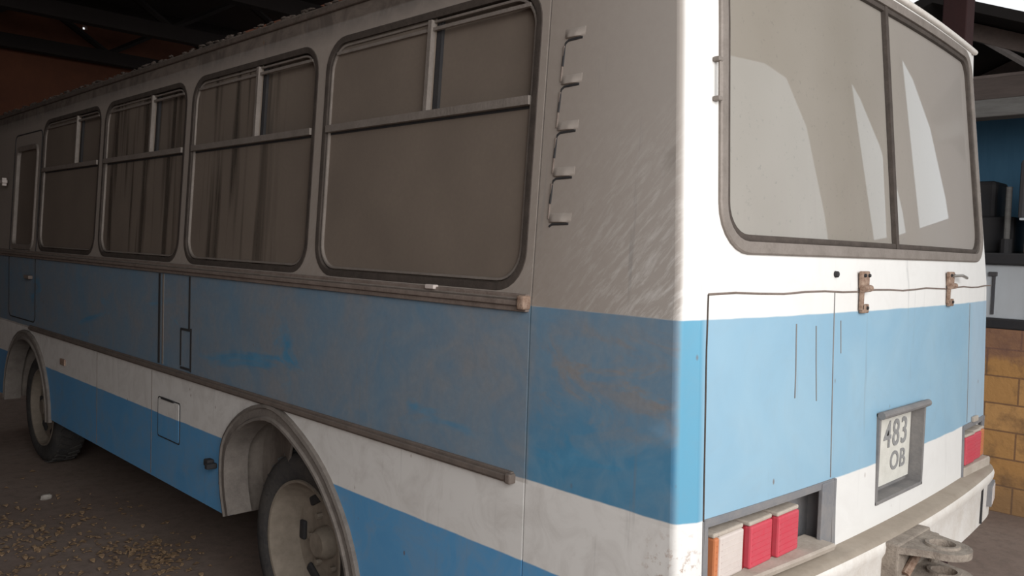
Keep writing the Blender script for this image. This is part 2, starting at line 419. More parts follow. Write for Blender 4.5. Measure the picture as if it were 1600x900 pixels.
# ================================================================= SETTING
M['ground'] = None
def mat_ground():
    m = N('dirt_ground')
    n1 = m.noise(1.3, 5, 0.6); n2 = m.noise(14, 5, 0.7); n3 = m.noise(90, 3, 0.7)
    c = m.mix(m.ramp(n1, .35, .65), (0.24, 0.18, 0.15), (0.30, 0.235, 0.20))
    c = m.mix(m.math('MULTIPLY', m.ramp(n2, .45, .7), .6), c, (0.17, 0.135, 0.115))
    c = m.mix(m.math('MULTIPLY', m.ramp(n3, .55, .7), .35), c, (0.33, 0.27, 0.22))
    return m.done(m.bsdf(c, .95, 0, .1, bump=n2, bstr=.3, bdist=.015))
M['ground'] = mat_ground()
def mat_brick():
    m = N('ochre_block_wall')
    br = m.t.nodes.new('ShaderNodeTexBrick')
    cmb = m.t.nodes.new('ShaderNodeCombineXYZ'); m.put(cmb.inputs[0], m.math('ADD', m.xyz(1), m.xyz(0))); m.put(cmb.inputs[1], m.xyz(2))
    m.t.links.new(cmb.outputs[0], br.inputs[0])
    br.inputs['Scale'].default_value = 1.0; br.inputs['Brick Width'].default_value = 0.40; br.inputs['Row Height'].default_value = 0.185
    br.inputs['Mortar Size'].default_value = 0.006; br.inputs['Color1'].default_value = (0.60, 0.335, 0.135, 1)
    br.inputs['Color2'].default_value = (0.52, 0.28, 0.105, 1); br.inputs['Mortar'].default_value = (0.27, 0.15, 0.08, 1)
    n = m.noise(7, 5, .65); n2 = m.noise(30, 4, .6)
    c = m.mix(m.math('MULTIPLY', m.ramp(n, .5, .7), .7), br.outputs[0], (0.20, 0.12, 0.07))
    c = m.mix(m.math('MULTIPLY', m.ramp(m.math('ADD', m.xyz(2), m.math('MULTIPLY', n, .25)), 1.14, 1.2), .7), c, (0.22, 0.12, 0.10))
    c = m.mix(m.math('MULTIPLY', m.ramp(m.xyz(2), .3, .1), .55), c, (0.19, 0.13, 0.085))
    return m.done(m.bsdf(c, .9, 0, .2, bump=n2, bstr=.5, bdist=.01))
M['brick'] = mat_brick()
M['redwall'] = dirty('dark_orange_plaster', (0.10, 0.036, 0.018), (0.06, 0.022, 0.013), 2, .7, .95)
M['darkwood'] = dirty('dark_roof_timber', (0.014, 0.010, 0.009), (0.01, 0.007, 0.006), 6, .7, .95)
M['roofsheet'] = dirty('dark_roof_sheet', (0.016, 0.013, 0.012), (0.01, .008, .008), 3, .6, .95)
M['bluesheet'] = dirty('blue_painted_sheet', (0.10, 0.24, 0.38), (0.07, 0.18, 0.30), 3, .6, .85, stretch=(1, 6, .5))
M['lintel'] = dirty('dusty_lintel', (0.19, 0.185, 0.175), (0.10, .09, .085), 6, .6, .9, stretch=(1, .6, 6))
M['brownbeam'] = dirty('brown_beam', (0.12, 0.095, 0.085), (0.07, .055, .05), 6, .6, .9, stretch=(1, .6, 6))
M['panelgrey'] = dirty('pale_grey_panel', (0.58, 0.615, 0.65), (0.51, .53, .55), 3, .7, .6, .03, stretch=(1, 1, .3))
M['darkgrey'] = dirty('dark_grey_equipment', (0.075, 0.08, 0.095), (0.10, .085, .075), 4, .7, .7)
M['black'] = dirty('black_equipment', (0.03, 0.03, 0.034), (0.045, .04, .038), 5, .6, .7)
M['darkred'] = dirty('dark_red_paint', (0.04, 0.016, 0.016), (0.028, .014, .014), 8, .6, .85)
M['leafgreen'] = dirty('tree_line_foliage', (0.05, 0.075, 0.06), (0.09, .12, .09), 2, .7, .9)
M['pale'] = dirty('pale_yard_concrete', (0.34, 0.325, 0.30), (0.26, .25, .235), 1.2, .7, .9)

b = bmesh.new(); box2(b, (-7, -3.0, -0.2), (14, 14, 0)); tag(link('ground', b, M['ground']), kind='structure')
b = bmesh.new(); box2(b, (-40, -60, -0.2), (60, -3.0, -0.005)); tag(link('ground_yard', b, M['pale']), kind='structure')
b = bmesh.new(); box2(b, (-4.6, -2.2, 0), (-4.4, 9.2, 4.3)); tag(link('wall_left', b, M['redwall']), kind='structure')
b = plate2d([(-4.6, 0), (13.5, 0), (13.5, 5.5), (-4.6, 5.5)], [rrect(1.51, 4.015, 1.56, 4.06, .004, 2)], lambda x, z: (x, 9.2, z), (0, .1, 0), 3.0)
tag(link('wall_front', b, M['redwall']), kind='structure')
# shed roof over the bus
b = bmesh.new(); box2(b, (-4.8, -1.8, 4.3), (3.3, 9.4, 4.36)); tag(link('ceiling', b, M['roofsheet']), kind='structure')
# rafters under the roof
for i in range(6):
    yy = 0.2 + 1.75*i
    t = thing('roof_truss', (-0.6, yy, 3.62), ('dark timber roof truss nearest the open rear end of the shed', 'dark timber roof truss second from the open end of the shed', 'dark timber roof truss third from the open end of the shed', 'dark timber roof truss third from the dark orange end wall', 'dark timber roof truss second from the dark orange end wall', 'dark timber roof truss right against the dark orange end wall')[i], 'truss', 'dark timber trusses under the shed roof')
    b = bmesh.new(); box2(b, (-4.4, yy-.06, 3.62), (3.3, yy+.06, 3.76)); link('bottom_chord', b, M['darkwood'], t)
    b = bmesh.new(); box2(b, (-4.4, yy-.05, 4.18), (3.3, yy+.05, 4.30)); link('top_chord', b, M['darkwood'], t)
    for k in range(5):
        x0 = -4.3+1.5*k
        b = bmesh.new(); tube(b, [(x0, yy, 3.74), (x0+.75, yy, 4.2)], .035, 6); link('web_strut', b, M['darkwood'], t)
        b = bmesh.new(); tube(b, [(x0+1.5, yy, 3.74), (x0+.75, yy, 4.2)], .035, 6); link('web_strut', b, M['darkwood'], t)
# posts at the shed's open right side
pst = thing('shed_post', (3.0, 0.404, 0), 'dark red post rising behind the top right corner of the bus', 'post')
b = bmesh.new(); box2(b, (2.97, .34, 0), (3.09, .46, 4.3), .006); link('shaft', b, M['darkred'], pst)
b = bmesh.new(); box2(b, (2.95, .32, 0), (3.11, .48, .18), .006); link('foot', b, M['darkred'], pst)

# ---- wall_right: ochre block wall
WX = 4.6
b = bmesh.new(); box2(b, (WX, -0.25, 0), (WX+.22, 9.2, 1.245)); tag(link('wall_right', b, M['brick']), kind='structure')

t = thing('wall_panel', (WX+.06, 0.8, 1.31), 'pale grey metal panel standing on top of the ochre block wall', 'panel')
b = bmesh.new(); box2(b, (WX+.03, -.2, 1.315), (WX+.07, 2.2, 1.68), .006); link('sheet', b, M['panelgrey'], t)
b = bmesh.new(); box2(b, (WX+.015, .585, 1.34), (WX+.03, .60, 1.60)); link('seam_strip', b, M['darkgrey'], t)
b = bmesh.new(); box2(b, (WX+.01, .575, 1.60), (WX+.035, .625, 1.63), .004); link('clip', b, M['darkgrey'], t)
b = bmesh.new(); box2(b, (WX+.012, .372, 1.33), (WX+.03, .384, 1.68)); link('seam_strip', b, M['lintel'], t)
b = bmesh.new(); box2(b, (WX+.0, -.24, 1.245), (WX+.16, 4.2, 1.315), .01); tag(link('sill_beam', b, M['black'], loc=(WX, 2, 1.245)), 'dark flat beam between the ochre wall and the grey panel', 'beam')
b = bmesh.new(); box2(b, (WX-.02, -.24, 1.68), (WX+.8, 2.6, 1.76), .01); tag(link('worktop', b, M['black'], loc=(WX, 1, 1.68)), 'black worktop lying along the top of the pale grey panel', 'worktop')
b = bmesh.new(); box2(b, (WX+1.5, -.3, 0), (WX+1.56, 5.0, 2.9)); tag(link('blue_partition', b, M['bluesheet'], loc=(WX+1.5, 2, 0)), 'dull blue sheet partition behind the black worktop', 'partition')
t = thing('storage_box', (WX+.35, .2, 1.76), 'dark grey square cabinet on the black worktop at the right edge', 'cabinet')
b = bmesh.new(); box2(b, (WX+.1, -.15, 1.98), (WX+.6, .50, 2.40), .03); link('body', b, M['darkgrey'], t)
b = bmesh.new(); box2(b, (WX+.14, -.12, 1.76), (WX+.56, .46, 1.98), .01); link('base', b, M['brownbeam'], t)
b = bmesh.new(); box2(b, (WX+.09, -.14, 1.985), (WX+.102, .48, 2.0)); link('trim_strip', b, M['panelgrey'], t)
b = bmesh.new(); box2(b, (WX+.085, -.09, 2.05), (WX+.1, .44, 2.34), .006); link('door', b, M['black'], t)
t = thing('machine', (WX+.5, .85, 1.76), 'black machine with an upright pale tube on the worktop', 'machine')
b = bmesh.new(); box2(b, (WX+.3, .56, 1.76), (WX+.7, 1.2, 2.02), .02); box2(b, (WX+.35, .70, 2.0), (WX+.65, 1.1, 2.28), .03); link('housing', b, M['black'], t)
b = bmesh.new(); lathe(b, [(0, .02), (.36, .02)], 10, 'z', (WX+.2, .58, 1.86)); link('tube', b, M['lintel'], t)
b = bmesh.new(); lathe(b, [(0, .04), (.10, .04), (.10, .03)], 10, 'z', (WX+.2, .58, 1.76)); link('socket', b, M['black'], t)
b = bmesh.new(); box2(b, (WX-.02, -.6, 2.68), (WX+.15, 6.0, 2.80), .008); tag(link('lintel_beam', b, M['lintel'], loc=(WX, 2, 2.68)), 'dusty pale grey beam crossing above the blue partition', 'beam')
b = bmesh.new(); box2(b, (WX+.0, -.6, 2.80), (WX+.16, 6.0, 2.95), .008); tag(link('header_board', b, M['brownbeam'], loc=(WX, 2, 2.8)), 'brown header board directly above the pale grey beam', 'board')
t = thing('bay_post', (WX+.09, 2.62, 1.325), 'dark timber post at the far end of the black worktop', 'post')
b = bmesh.new(); box2(b, (WX+.02, 2.62, 1.325), (WX+.16, 2.76, 2.68), .006); link('shaft', b, M['darkwood'], t)
# neighbouring roof
def ns_roof(y): return 3.30+.41*(y-.48) if y < 1.0 else 3.513-.41*(y-1.0)
b = bmesh.new()
ysr = (-.6, 1.0, 3.2); G = []
for x in (WX-.25, WX+7): G.append([[b.verts.new((x, y, ns_roof(y)+dz)) for y in ysr] for dz in (-.06, .01)])
for k in range(2):
    for dz in (0, 1): b.faces.new((G[0][dz][k], G[0][dz][k+1], G[1][dz][k+1], G[1][dz][k]))
    for e in (0, 1): b.faces.new((G[e][0][k], G[e][0][k+1], G[e][1][k+1], G[e][1][k]))
for k in (0, 2): b.faces.new((G[0][0][k], G[1][0][k], G[1][1][k], G[0][1][k]))
bmesh.ops.recalc_face_normals(b, faces=b.faces)
tag(link('neighbour_roof', b, M['roofsheet'], loc=(WX+3, 2, 3.3)), 'dark sloping sheet roof of the neighbouring open bay', 'roof')
M['baytimber'] = dirty('bay_timber', (0.25, 0.20, 0.18), (0.15, .12, .11), 6, .7, .95)
M['baystrut'] = dirty('bay_strut', (0.36, 0.33, 0.32), (0.22, .19, .18), 6, .7, .9)
for i in range(3):
    xx = WX+.25+1.55*i
    t = thing('gable_truss', (xx, 1.8, 2.95), ('nearest dark truss under the neighbouring sloping roof', 'middle dark truss behind the nearest one under the sloping roof', 'rearmost dark truss deep under the sloping roof')[i], 'truss')
    b = bmesh.new(); tube(b, [(xx, -.5, ns_roof(-.5)-.13), (xx, 1.0, ns_roof(1.0)-.13), (xx, 2.2, ns_roof(2.2)-.13)], 0, prof=[(-.03, -.06), (.03, -.06), (.03, .06), (-.03, .06)]); link('top_chord', b, M['baytimber'], t)
    b = bmesh.new(); box2(b, (xx-.04, -.5, 2.90+.05), (xx+.04, 2.25, 3.01)); link('bottom_chord', b, M['baytimber'], t)
    for y0, y1 in ((-.1, .45), (.45, .95), (.95, 1.4), (1.4, 1.8)):
        for a_, c_ in ((y0, y0), (y0, y1)):
            b = bmesh.new(); tube(b, [(xx, a_, 3.0), (xx, c_, ns_roof(c_)-.12)], .026, 6); link('web_strut', b, M['baystrut'], t)
b = bmesh.new(); box2(b, (WX+6.6, -.5, 0), (WX+6.7, 5.0, 2.9)); tag(link('wall_bay', b, M['black']), kind='structure')
b = bmesh.new(); box2(b, (WX+.3, 4.9, 0), (WX+6.7, 5.0, 2.9)); tag(link('wall_bay_far', b, M['black']), kind='structure')

# ---- unseen walls added across the yard, openings shaped for reflections in the rear glass
b = plate2d([(-9.5, 0), (-.4, 0), (-.4, 8.0), (-9.5, 8.0)],
    [[(-9.0, .05), (-9.0, 7.4), (-5.9, 5.5), (-4.9, 5.1), (-4.3, 4.7), (-3.98, 4.0), (-3.84, 2.9), (-3.78, .05)],
     [(-3.0, .05), (-2.98, 4.5), (-2.72, 4.1), (-2.45, 3.5), (-2.27, 2.7), (-2.2, 1.8), (-2.18, .05)],
     [(-2.05, .05), (-2.03, 4.5), (-1.76, 4.1), (-1.5, 3.5), (-1.33, 2.7), (-1.26, 1.8), (-1.25, .05)]],
    lambda y, z: (8.0, y, z), (.3, 0, 0), .8)
tag(link('wall_for_reflection', b, M['brownbeam']), kind='structure')  # added wall; its curved openings shape what the rear glass reflects
b = bmesh.new(); box2(b, (30, -34, 0), (31, 4, 4.7)); tag(link('skyline_for_reflection', b, M['darkgrey']), kind='structure')  # added block standing for the skyline in the glass reflection

# ================================================================= BUS
bus = thing('bus', (1.2, 3.4, 0), 'old dusty blue and white bus parked under the shed roof', 'bus')
HW = 1.2          # half width
def xl(z):        # left side skin, leaning in above the belt
    if z <= 1.5: return 0.0
    if z <= 2.5: return .05*(z-1.5)
    return .05*(z-1.5)
def yr(x, z):     # rear skin: convex in plan, leaning forward above
    base = -.02+.03*(z-1.0) if z < 1.6 else -.002+.1*(z-1.6)
    if z > 2.62: base += 1.6*(z-2.62)**1.4
    left = 1.0-min(1, max(0, x)/1.2)
    base -= .018*left*max(0, min(1, (z-1.6)/.7))
    return base - .05*(1-((x-1.2)/1.2)**2)
YF = 6.95
def side_map(y, z): return (xl(z), y, z)
def rearmap(x, z):
    # corner rounding close to x=.0 and x=2.4
    lean = xl(z)
    xx = x + (lean if x < .3 else (-lean if x > 2.1 else lean*(1.2-x)/.9))
    y = yr(x, z)
    return (xx, y, z)
ARCH = [(2.37, .44), (2.41, .55), (2.42, .68), (2.40, .78), (2.33, .86), (2.22, .935), (2.09, .985), (1.97, 1.0), (1.85, .975), (1.7, .906), (1.6, .845), (1.515, .772), (1.42, .66), (1.358, .548), (1.32, .44)]
def smooth_pl(P, it=2):
    for _ in range(it):
        Q = [P[0]]
        for a, c in zip(P, P[1:]):
            Q += [(a[0]*.75+c[0]*.25, a[1]*.75+c[1]*.25), (a[0]*.25+c[0]*.75, a[1]*.25+c[1]*.75)]
        P = Q+[P[-1]]
    return P
ARCH = smooth_pl(ARCH, 1)
FARCH = [(5.50+.56*math.cos(math.radians(a)), .42+.56*math.sin(math.radians(a))) for a in range(0, 181, 12)]
SILL = .44
# lower side panel with both arches
out = [(.5185, SILL), (1.32, SILL)] + list(reversed(ARCH))[1:-1] + [(2.37, SILL), (4.94, SILL)] + list(reversed(FARCH))[1:-1] + [(6.07, SILL), (YF, SILL), (YF, 1.545), (.5185, 1.545)]
link('lower_side_panel', plate2d(out, [], side_map, (.03, 0, 0), .09), M['paint'], bus, True)
# quarter panel between seam and rear corner
def quarter_poly():
    P = [(.5115, SILL), (.5115, 2.60)]
    zs = [2.60-.09*i for i in range(25)]
    for z in zs:
        if z < SILL: break
        P.append((yr(.0, z)+.034, z))
    P.append((yr(0, SILL)+.034, SILL))
    return P
link('quarter_panel', plate2d(quarter_poly(), [], side_map, (.03, 0, 0), .07), M['paint'], bus, True)
# window band
wins = []
for k in range(4):
    a0 = .515+1.2*k+(.035 if k == 0 else .032); a1 = .515+1.2*(k+1)-.032
    wins.append((a0, 1.565, a1, 2.455))
door_win = (5.385, 1.50, 5.90, 2.33)
holes = [rrect(*w, .115) for w in wins] + [rrect(5.385, 1.575, 5.90, 2.30, .06)]
out = [(.5185, 1.5455), (YF, 1.5455), (YF, 2.60), (.5185, 2.60)]
link('window_band', plate2d(out, holes, side_map, (.035, 0, 0), .1), M['paint'], bus, True)
# rear panel : outline in (x,z)
RL, RR, RB = .06, 2.32, .70
glass = (.135, 1.70, 2.262, 2.575)
lampL = (.085, .775, .755, 1.022); lampR = (1.965, .775, 2.315, 1.022)
CR = .022
def corner(side):
    bm = bmesh.new(); rings = []
    for i in range(25):
        z = .55+(2.60-.55)*i/24; R = []
        for th in range(0, 91, 15):
            t = math.radians(th); a = CR*(1-math.cos(t)); c = CR*(1-math.sin(t))
            if side == 'l': R.append(Vector((xl(z)+a, yr(0, z)+.035-CR+c if False else yr(.0, z)+.012+c, z)))
            else: R.append(Vector((2.38-xl(z)-a, yr(2.38, z)+.012+c, z)))
        ex = (.06 if side == 'l' else 2.32)
        R.append(Vector(rearmap(ex, z)))
        rings.append([bm.verts.new(p) for p in R]+[bm.verts.new(p+Vector(((.03 if side == 'l' else -.03), .03, 0))) for p in reversed(R)])
    for A, B in zip(rings, rings[1:]):
        for k in range(len(A)): bm.faces.new((A[k], A[(k+1) % len(A)], B[(k+1) % len(A)], B[k]))
    bm.faces.new(rings[0]); bm.faces.new(rings[-1]); bmesh.ops.recalc_face_normals(bm, faces=bm.faces)
    link('rear_corner', bm, M['paint'], bus, True, 40)
out = [(RL, .55), (RR, .55), (RR, 2.60), (RL, 2.60)]
link('rear_panel', plate2d(out, [rrect(*glass, (.12, .12, .09, .09)), rrect(*lampL, .004, 1), rrect(*lampR, .004, 1), rrect(1.056, .892, 1.445, 1.176, .004, 1)], rearmap, (0, .03, 0), .06), M['paint'], bus, True)
corner('l'); corner('r')
# roof : cross section lofted front to back
bm = bmesh.new()
prof = []
x0r = xl(2.60)
for i in range(27):
    t = i/13-1; u_ = abs(t)
    if u_ > .93: z_ = 2.60+.035*math.sin((1-u_)/.07*math.pi/2)
    else: z_ = 2.635+.115*(1-(u_/.93)**2)
    prof.append((1.19+math.copysign(u_**.85 if u_ < 1 else 1, t)*(1.19-x0r), z_))
rings = []
ysn = [0, .02, .06, .12, .2, .35, .6, 1, 1.5, 2, 2.5, 3, 3.5, 4, 4.5, 5, 5.5, 6, 6.5, YF]
for j, s in enumerate(ysn):
    R = []
    for (x, z) in prof:
        h = (z-2.60)
        y0 = yr(x, 2.60)
        if s < .6:
            k = s/.6; kk = math.sin(k*math.pi/2)**.55
            zz = 2.60+h*kk; y = y0+s
        else: zz = z; y = max(s, y0+s*0)
        R.append(bm.verts.new((x, y, zz)))
    rings.append(R)
for A, B in zip(rings, rings[1:]):
    for k in range(len(A)-1): bm.faces.new((A[k], A[k+1], B[k+1], B[k]))
bmesh.ops.recalc_face_normals(bm, faces=bm.faces)
rf = link('roof', bm, M['roof'], bus, True, 50)
# flaky build-up of dust and debris along the roof edge
bm = bmesh.new()
rnd = random.Random(9)
for i in range(260):
    y = rnd.uniform(.55, 6.6); s = rnd.uniform(.005, .014)
    zz = rnd.uniform(2.600, 2.630); x = xl(2.60)+.010+max(0, zz-2.60)*.9
    r = bmesh.ops.create_icosphere(bm, subdivisions=1, radius=s)
    for v in r['verts']: v.co *= rnd.uniform(.7, 1.3)
    bmesh.ops.scale(bm, vec=(.8, 2.2, .6), verts=r['verts']); bmesh.ops.translate(bm, vec=(x, y, zz), verts=r['verts'])
tag(link('roof_debris', bm, M['debris'], bus), kind='stuff')
# gutter above the windows
b = bmesh.new(); box2(b, (xl(2.57)-.014, .30, 2.566), (xl(2.57)+.01, 6.8, 2.590), .006); link('roof_gutter', b, M['debris'], bus)
# right side and front (simple closed skins, not seen from here but real)
def rside(y, z): return (2.38-xl(z), y, z)
rw = [rrect(.55+1.15*k, 1.6, 1.6+1.15*k, 2.45, .115) for k in range(5)]
fo = [(.06, SILL), (YF, SILL), (YF, 2.60), (.10, 2.60)]
link('right_side_panel', plate2d(fo, rw, rside, (-.03, 0, 0), .16), M['paint'], bus, True)
def frontmap(x, z): return (x+(xl(z) if x < 1.2 else -xl(z))*abs(x-1.2)/1.2, YF-.10*max(0, z-1.4), z)
link('front_panel', plate2d([(0, .5), (2.38, .5), (2.38, 2.60), (0, 2.60)], [rrect(.15, 1.5, 2.25, 2.5, .12)], frontmap, (0, -.03, 0), .16), M['paint'], bus, True)
b = plate2d(rrect(.14, 1.49, 2.26, 2.51, .12), [], lambda x, z: (frontmap(x, z)[0], frontmap(x, z)[1]-.012, z), (0, -.005, 0), .3); link('windscreen', b, M['pane'], bus)
for k in range(5):
    b = plate2d(rrect(.54+1.15*k, 1.59, 1.61+1.15*k, 2.46, .115), [], lambda y, z: (2.38-xl(z)-.012, y, z), (-.005, 0, 0), .3); link('right_side_window', b, M['pane'], bus)
# floor and interior
b = bmesh.new(); box2(b, (.04, .08, 1.03), (2.34, 6.8, 1.06))
link('floor_pan', b, M['under'], bus)
b = bmesh.new(); box2(b, (.84, .3, .47), (.92, 6.6, .62)); box2(b, (1.48, .3, .47), (1.56, 6.6, .62)); link('chassis_rail', b, M['under'], bus)
def seat(x, y):
    b = bmesh.new(); box2(b, (x, y, 1.32), (x+.42, y+.40, 1.42), .03); box2(b, (x, y-.02, 1.40), (x+.42, y+.08, 1.92), .03)
    box2(b, (x+.05, y+.05, 1.06), (x+.09, y+.35, 1.32)); box2(b, (x+.33, y+.05, 1.06), (x+.37, y+.35, 1.32))
    link('passenger_seat', b, M['seatmat'], bus)
for y in (.95, 1.7, 2.45, 3.2, 3.95, 4.7):
    for x in (.12, .56, 1.45, 1.89): seat(x, y)

# ---- side windows
nside = lambda p: Vector((-1, 0, -.05))
dividers = [1.059, 2.232, 3.384, 4.582]
for k, (a0, z0, a1, z1) in enumerate(wins):
    bm = bmesh.new(); L = densify(rrect(a0, z0, a1, z1, .115), .12)
    frame_sweep(bm, [(xl(z)+.004, y, z) for y, z in L], nside, .018, .006, -.012, .006)
    w = link('side_window', bm, M['rubber'], bus, True, 40)
    # inner aluminium frame
    bm = bmesh.new(); L = densify(rrect(a0+.026, z0+.026, a1-.026, z1-.028, .095), .12)
    frame_sweep(bm, [(xl(z)+.010, y, z) for y, z in L], nside, .005, .003, -.008, .005)
    link('inner_frame', bm, M['alu'], w, True, 40)
    d = dividers[k]; zm = 2.118
    P1 = M['pane_streak'] if k in (1, 2) else M['pane']
    b = plate2d(rrect(a0+.01, z0+.01, a1-.01, zm, (.1, .1, .001, .001), 4), [], lambda y, z: (xl(z)+.016, y, z), (.005, 0, 0), .3); link('lower_pane', b, P1, w)
    b = plate2d(rrect(d-.01, zm, a1-.01, z1-.01, (.001, .001, .1, .001), 4), [], lambda y, z: (xl(z)+.013, y, z), (.005, 0, 0), .3); link('sliding_pane', b, P1, w)
    b = plate2d(rrect(a0+.01, zm, d+.01, z1-.01, (.001, .001, .001, .1), 4), [], lambda y, z: (xl(z)+.034, y, z), (.005, 0, 0), .3); link('sliding_pane', b, P1, w)
    b = bmesh.new(); tube(b, [(xl(zm)+.008, a0+.025, zm), (xl(zm)+.008, a1-.025, zm)], 0, prof=[(-.016, -.013), (.016, -.013), (.016, -.004), (.010, .013), (-.016, .013)]); link('mid_rail', b, M['alu'], w)
    b = bmesh.new(); box2(b, (xl(zm)+.014, a0+.03, zm-.022), (xl(zm)+.02, a1-.03, zm-.013)); link('rail_seal', b, M['gap'], w)
    b = bmesh.new(); tube(b, [(xl(zm)+.006, d, zm), (xl(2.43)+.006, d, 2.43)], 0, prof=[(-.009, -.012), (.009, -.012), (.009, .012), (-.009, .012)], up=Vector((1, 0, 0))); link('divider', b, M['alu'], w)
    b = bmesh.new(); tube(b, [(xl(zm)+.026, d-.022, zm), (xl(2.43)+.026, d-.022, 2.43)], 0, prof=[(-.012, -.006), (.012, -.006), (.012, .006), (-.012, .006)], up=Vector((1, 0, 0))); link('divider_shadow', b, M['gap'], w)  # dark bar standing in for the shadow beside the divider
    b = bmesh.new(); box2(b, (xl(2.42)-.0, a0+.05, 2.395), (xl(2.42)+.012, a1-.06, 2.406)); link('top_track', b, M['alu'], w)
# curtains drawn behind window glass where the dust is thin
for (y0, y1, z0, z1) in ((3.0, 3.45, 1.6, 2.1), (2.5, 2.86, 1.62, 2.4)):
    bm = bmesh.new(); n = 40; prev = None
    for i in range(n+1):
        y = y0+(y1-y0)*i/n; x = .10+.018*math.sin(i*1.1)+.008*math.sin(i*2.7)
        cur = [bm.verts.new((x, y, z0)), bm.verts.new((x*.8+.03, y, z1)), bm.verts.new((x*.8+.034, y, z1)), bm.verts.new((x+.004, y, z0))]
        if prev:
            for k in range(4): bm.faces.new((prev[k], prev[(k+1) % 4], cur[(k+1) % 4], cur[k]))
        else: bm.faces.new(cur)
        prev = cur
    bm.faces.new(list(reversed(prev)))
    tag(link('curtain', bm, M['cream'], loc=(.1, (y0+y1)/2, z0), smooth=True), 'pale pleated curtain hanging inside the ' + ('third' if y0 > 2.9 else 'second') + ' side window from the rear corner', 'curtain')

# ---- driver door
bm = bmesh.new(); L = densify(rrect(5.30, 1.06, 5.965, 2.40, .05), .15)
frame_sweep(bm, [(xl(z)-.001, y, z) for y, z in L], nside, .004, .004, -.004, .003)
dr = link('driver_door', bm, M['gap'], bus)
bm = bmesh.new(); L = densify(rrect(5.385, 1.575, 5.90, 2.30, .06), .12)
frame_sweep(bm, [(xl(z)+.003, y, z) for y, z in L], nside, .022, .014, -.012, .014); link('window_frame', bm, M['alu'], dr, True, 40)
b = plate2d(rrect(5.38, 1.57, 5.905, 2.305, .06), [], lambda y, z: (xl(z)+.016, y, z), (.005, 0, 0), .3); link('pane', b, M['pane'], dr)
b = bmesh.new(); box2(b, (-.03, 5.36, 1.36), (0, 5.48, 1.385), .006); link('handle', b, M['belt'], dr)

b = bmesh.new(); box2(b, (-.035, 6.02, 2.05), (0, 6.10, 2.075), .004); box2(b, (-.03, 6.04, 2.03), (0, 6.06, 2.09), .004); link('bright_spot_piece', b, M['whitelens'], bus)  # added pale piece standing for a small bright spot near the front
# ---- belt rail, rub rail
b = bmesh.new()
for (za, zb, xa) in ((1.505, 1.522, .012), (1.522, 1.537, .022), (1.537, 1.556, .014)):
    box2(b, (-xa, .522, za), (.006, 6.9, zb), .003)
link('belt_rail', b, M['belt'], bus)
b = bmesh.new(); tube(b, [(-.010, y, 1.542) for y in (.53, 2, 4, 6.85)], .006, 6); link('belt_rail_bead', b, M['alu'], bus)
b = bmesh.new(); box2(b, (-.030, .516, 1.512), (.004, .545, 1.553), .006); link('rail_end_cap', b, M['rust'], bus)
b = bmesh.new(); box2(b, (-.024, .925, 1.548), (-.002, .97, 1.562), .003); link('clip', b, M['whitelens'], bus)
b = bmesh.new()
for (za, zb, xa) in ((.998, 1.008, .010), (1.006, 1.024, .020), (1.022, 1.034, .012)):
    box2(b, (-xa, .560, za), (.004, 5.4, zb), .003)
link('rub_rail', b, M['rub'], bus)
b = bmesh.new(); box2(b, (-.026, .552, 1.0), (.002, .575, 1.03), .005); link('rail_end_cap', b, M['rub'], bus)
# vertical panel joints on the side
def groove(y, z0, z1, w=.010, mat='gap', x=-.003):
    b = bmesh.new(); box2(b, (x, y-w/2, z0), (.002, y+w/2, z1)); link('panel_joint', b, M[mat], bus)
groove(3.15, 1.04, 1.50, .022); groove(3.105, 1.04, 1.50, .016, 'alu', -.002)
groove(2.79, 1.24, 1.50, .016); groove(2.77, 1.04, 1.25, .014); groove(2.885, 1.06, 1.24, .012)
for za in (1.235, 1.045):
    b = bmesh.new(); box2(b, (-.004, 2.775, za), (.002, 2.885, za+.011)); link('panel_joint', b, M['gap'], bus)
for y in (3.24, 4.06): groove(y, .45, .99, .005, 'belt', -.001)
# fuel flap
fl = bmesh.new(); L = densify(rrect(2.885, .665, 3.15, .868, .012), .1)
frame_sweep(fl, [(0, y, z) for y, z in L], lambda p: Vector((-1, 0, 0)), .0025, .0025, -.001, .003)
fl = link('fuel_flap', fl, M['gap'], bus)
b = plate2d(rrect(2.892, .672, 3.143, .861, .01), [], lambda y, z: (-.004, y, z), (.003, 0, 0), .2); link('flap_skin', b, M['paint'], fl)
b = bmesh.new(); box2(b, (-.010, 2.95, .862), (0, 3.10, .872), .002); link('hinge', b, M['gap'], fl)
b = bmesh.new(); box2(b, (-.035, 2.50, .64), (0, 2.545, .672), .006); box2(b, (-.05, 2.47, .635), (-.0, 2.50, .66), .006); link('side_marker_bracket', b, M['gap'], bus)
b = bmesh.new(); box2(b, (-.012, 4.63, .84), (0, 4.72, .88), .004); link('side_reflector', b, M['rust'], bus)

# ---- wheel arches
def arch_trim(P, name):
    bm = bmesh.new(); n = len(P); rings = []
    for i, p in enumerate(P):
        a = Vector(P[max(i-1, 0)]); c = Vector(P[min(i+1, n-1)]); t = (c-a).normalized(); nn = Vector((-t.y, t.x))
        cen = Vector(((P[0][0]+P[-1][0])/2, .5))
        if nn.dot(Vector(p)-cen) < 0: nn = -nn
        sec = [(.004, .012), (-.016, .010), (-.020, -.004), (-.012, -.010), (-.013, -.038), (-.022, -.045), (-.022, -.056), (.09, -.060), (.09, -.05), (.004, -.044)]
        rings.append([bm.verts.new((x, p[0]+nn.x*w, p[1]+nn.y*w)) for x, w in sec])
    m = len(rings[0])
    for A, B in zip(rings, rings[1:]):
        for k in range(m): bm.faces.new((A[k], A[(k+1) % m], B[(k+1) % m], B[k]))
    bm.faces.new(rings[0]); bm.faces.new(rings[-1]); bmesh.ops.recalc_face_normals(bm, faces=bm.faces)
    return link(name, bm, M['arch'], bus, True, 30)
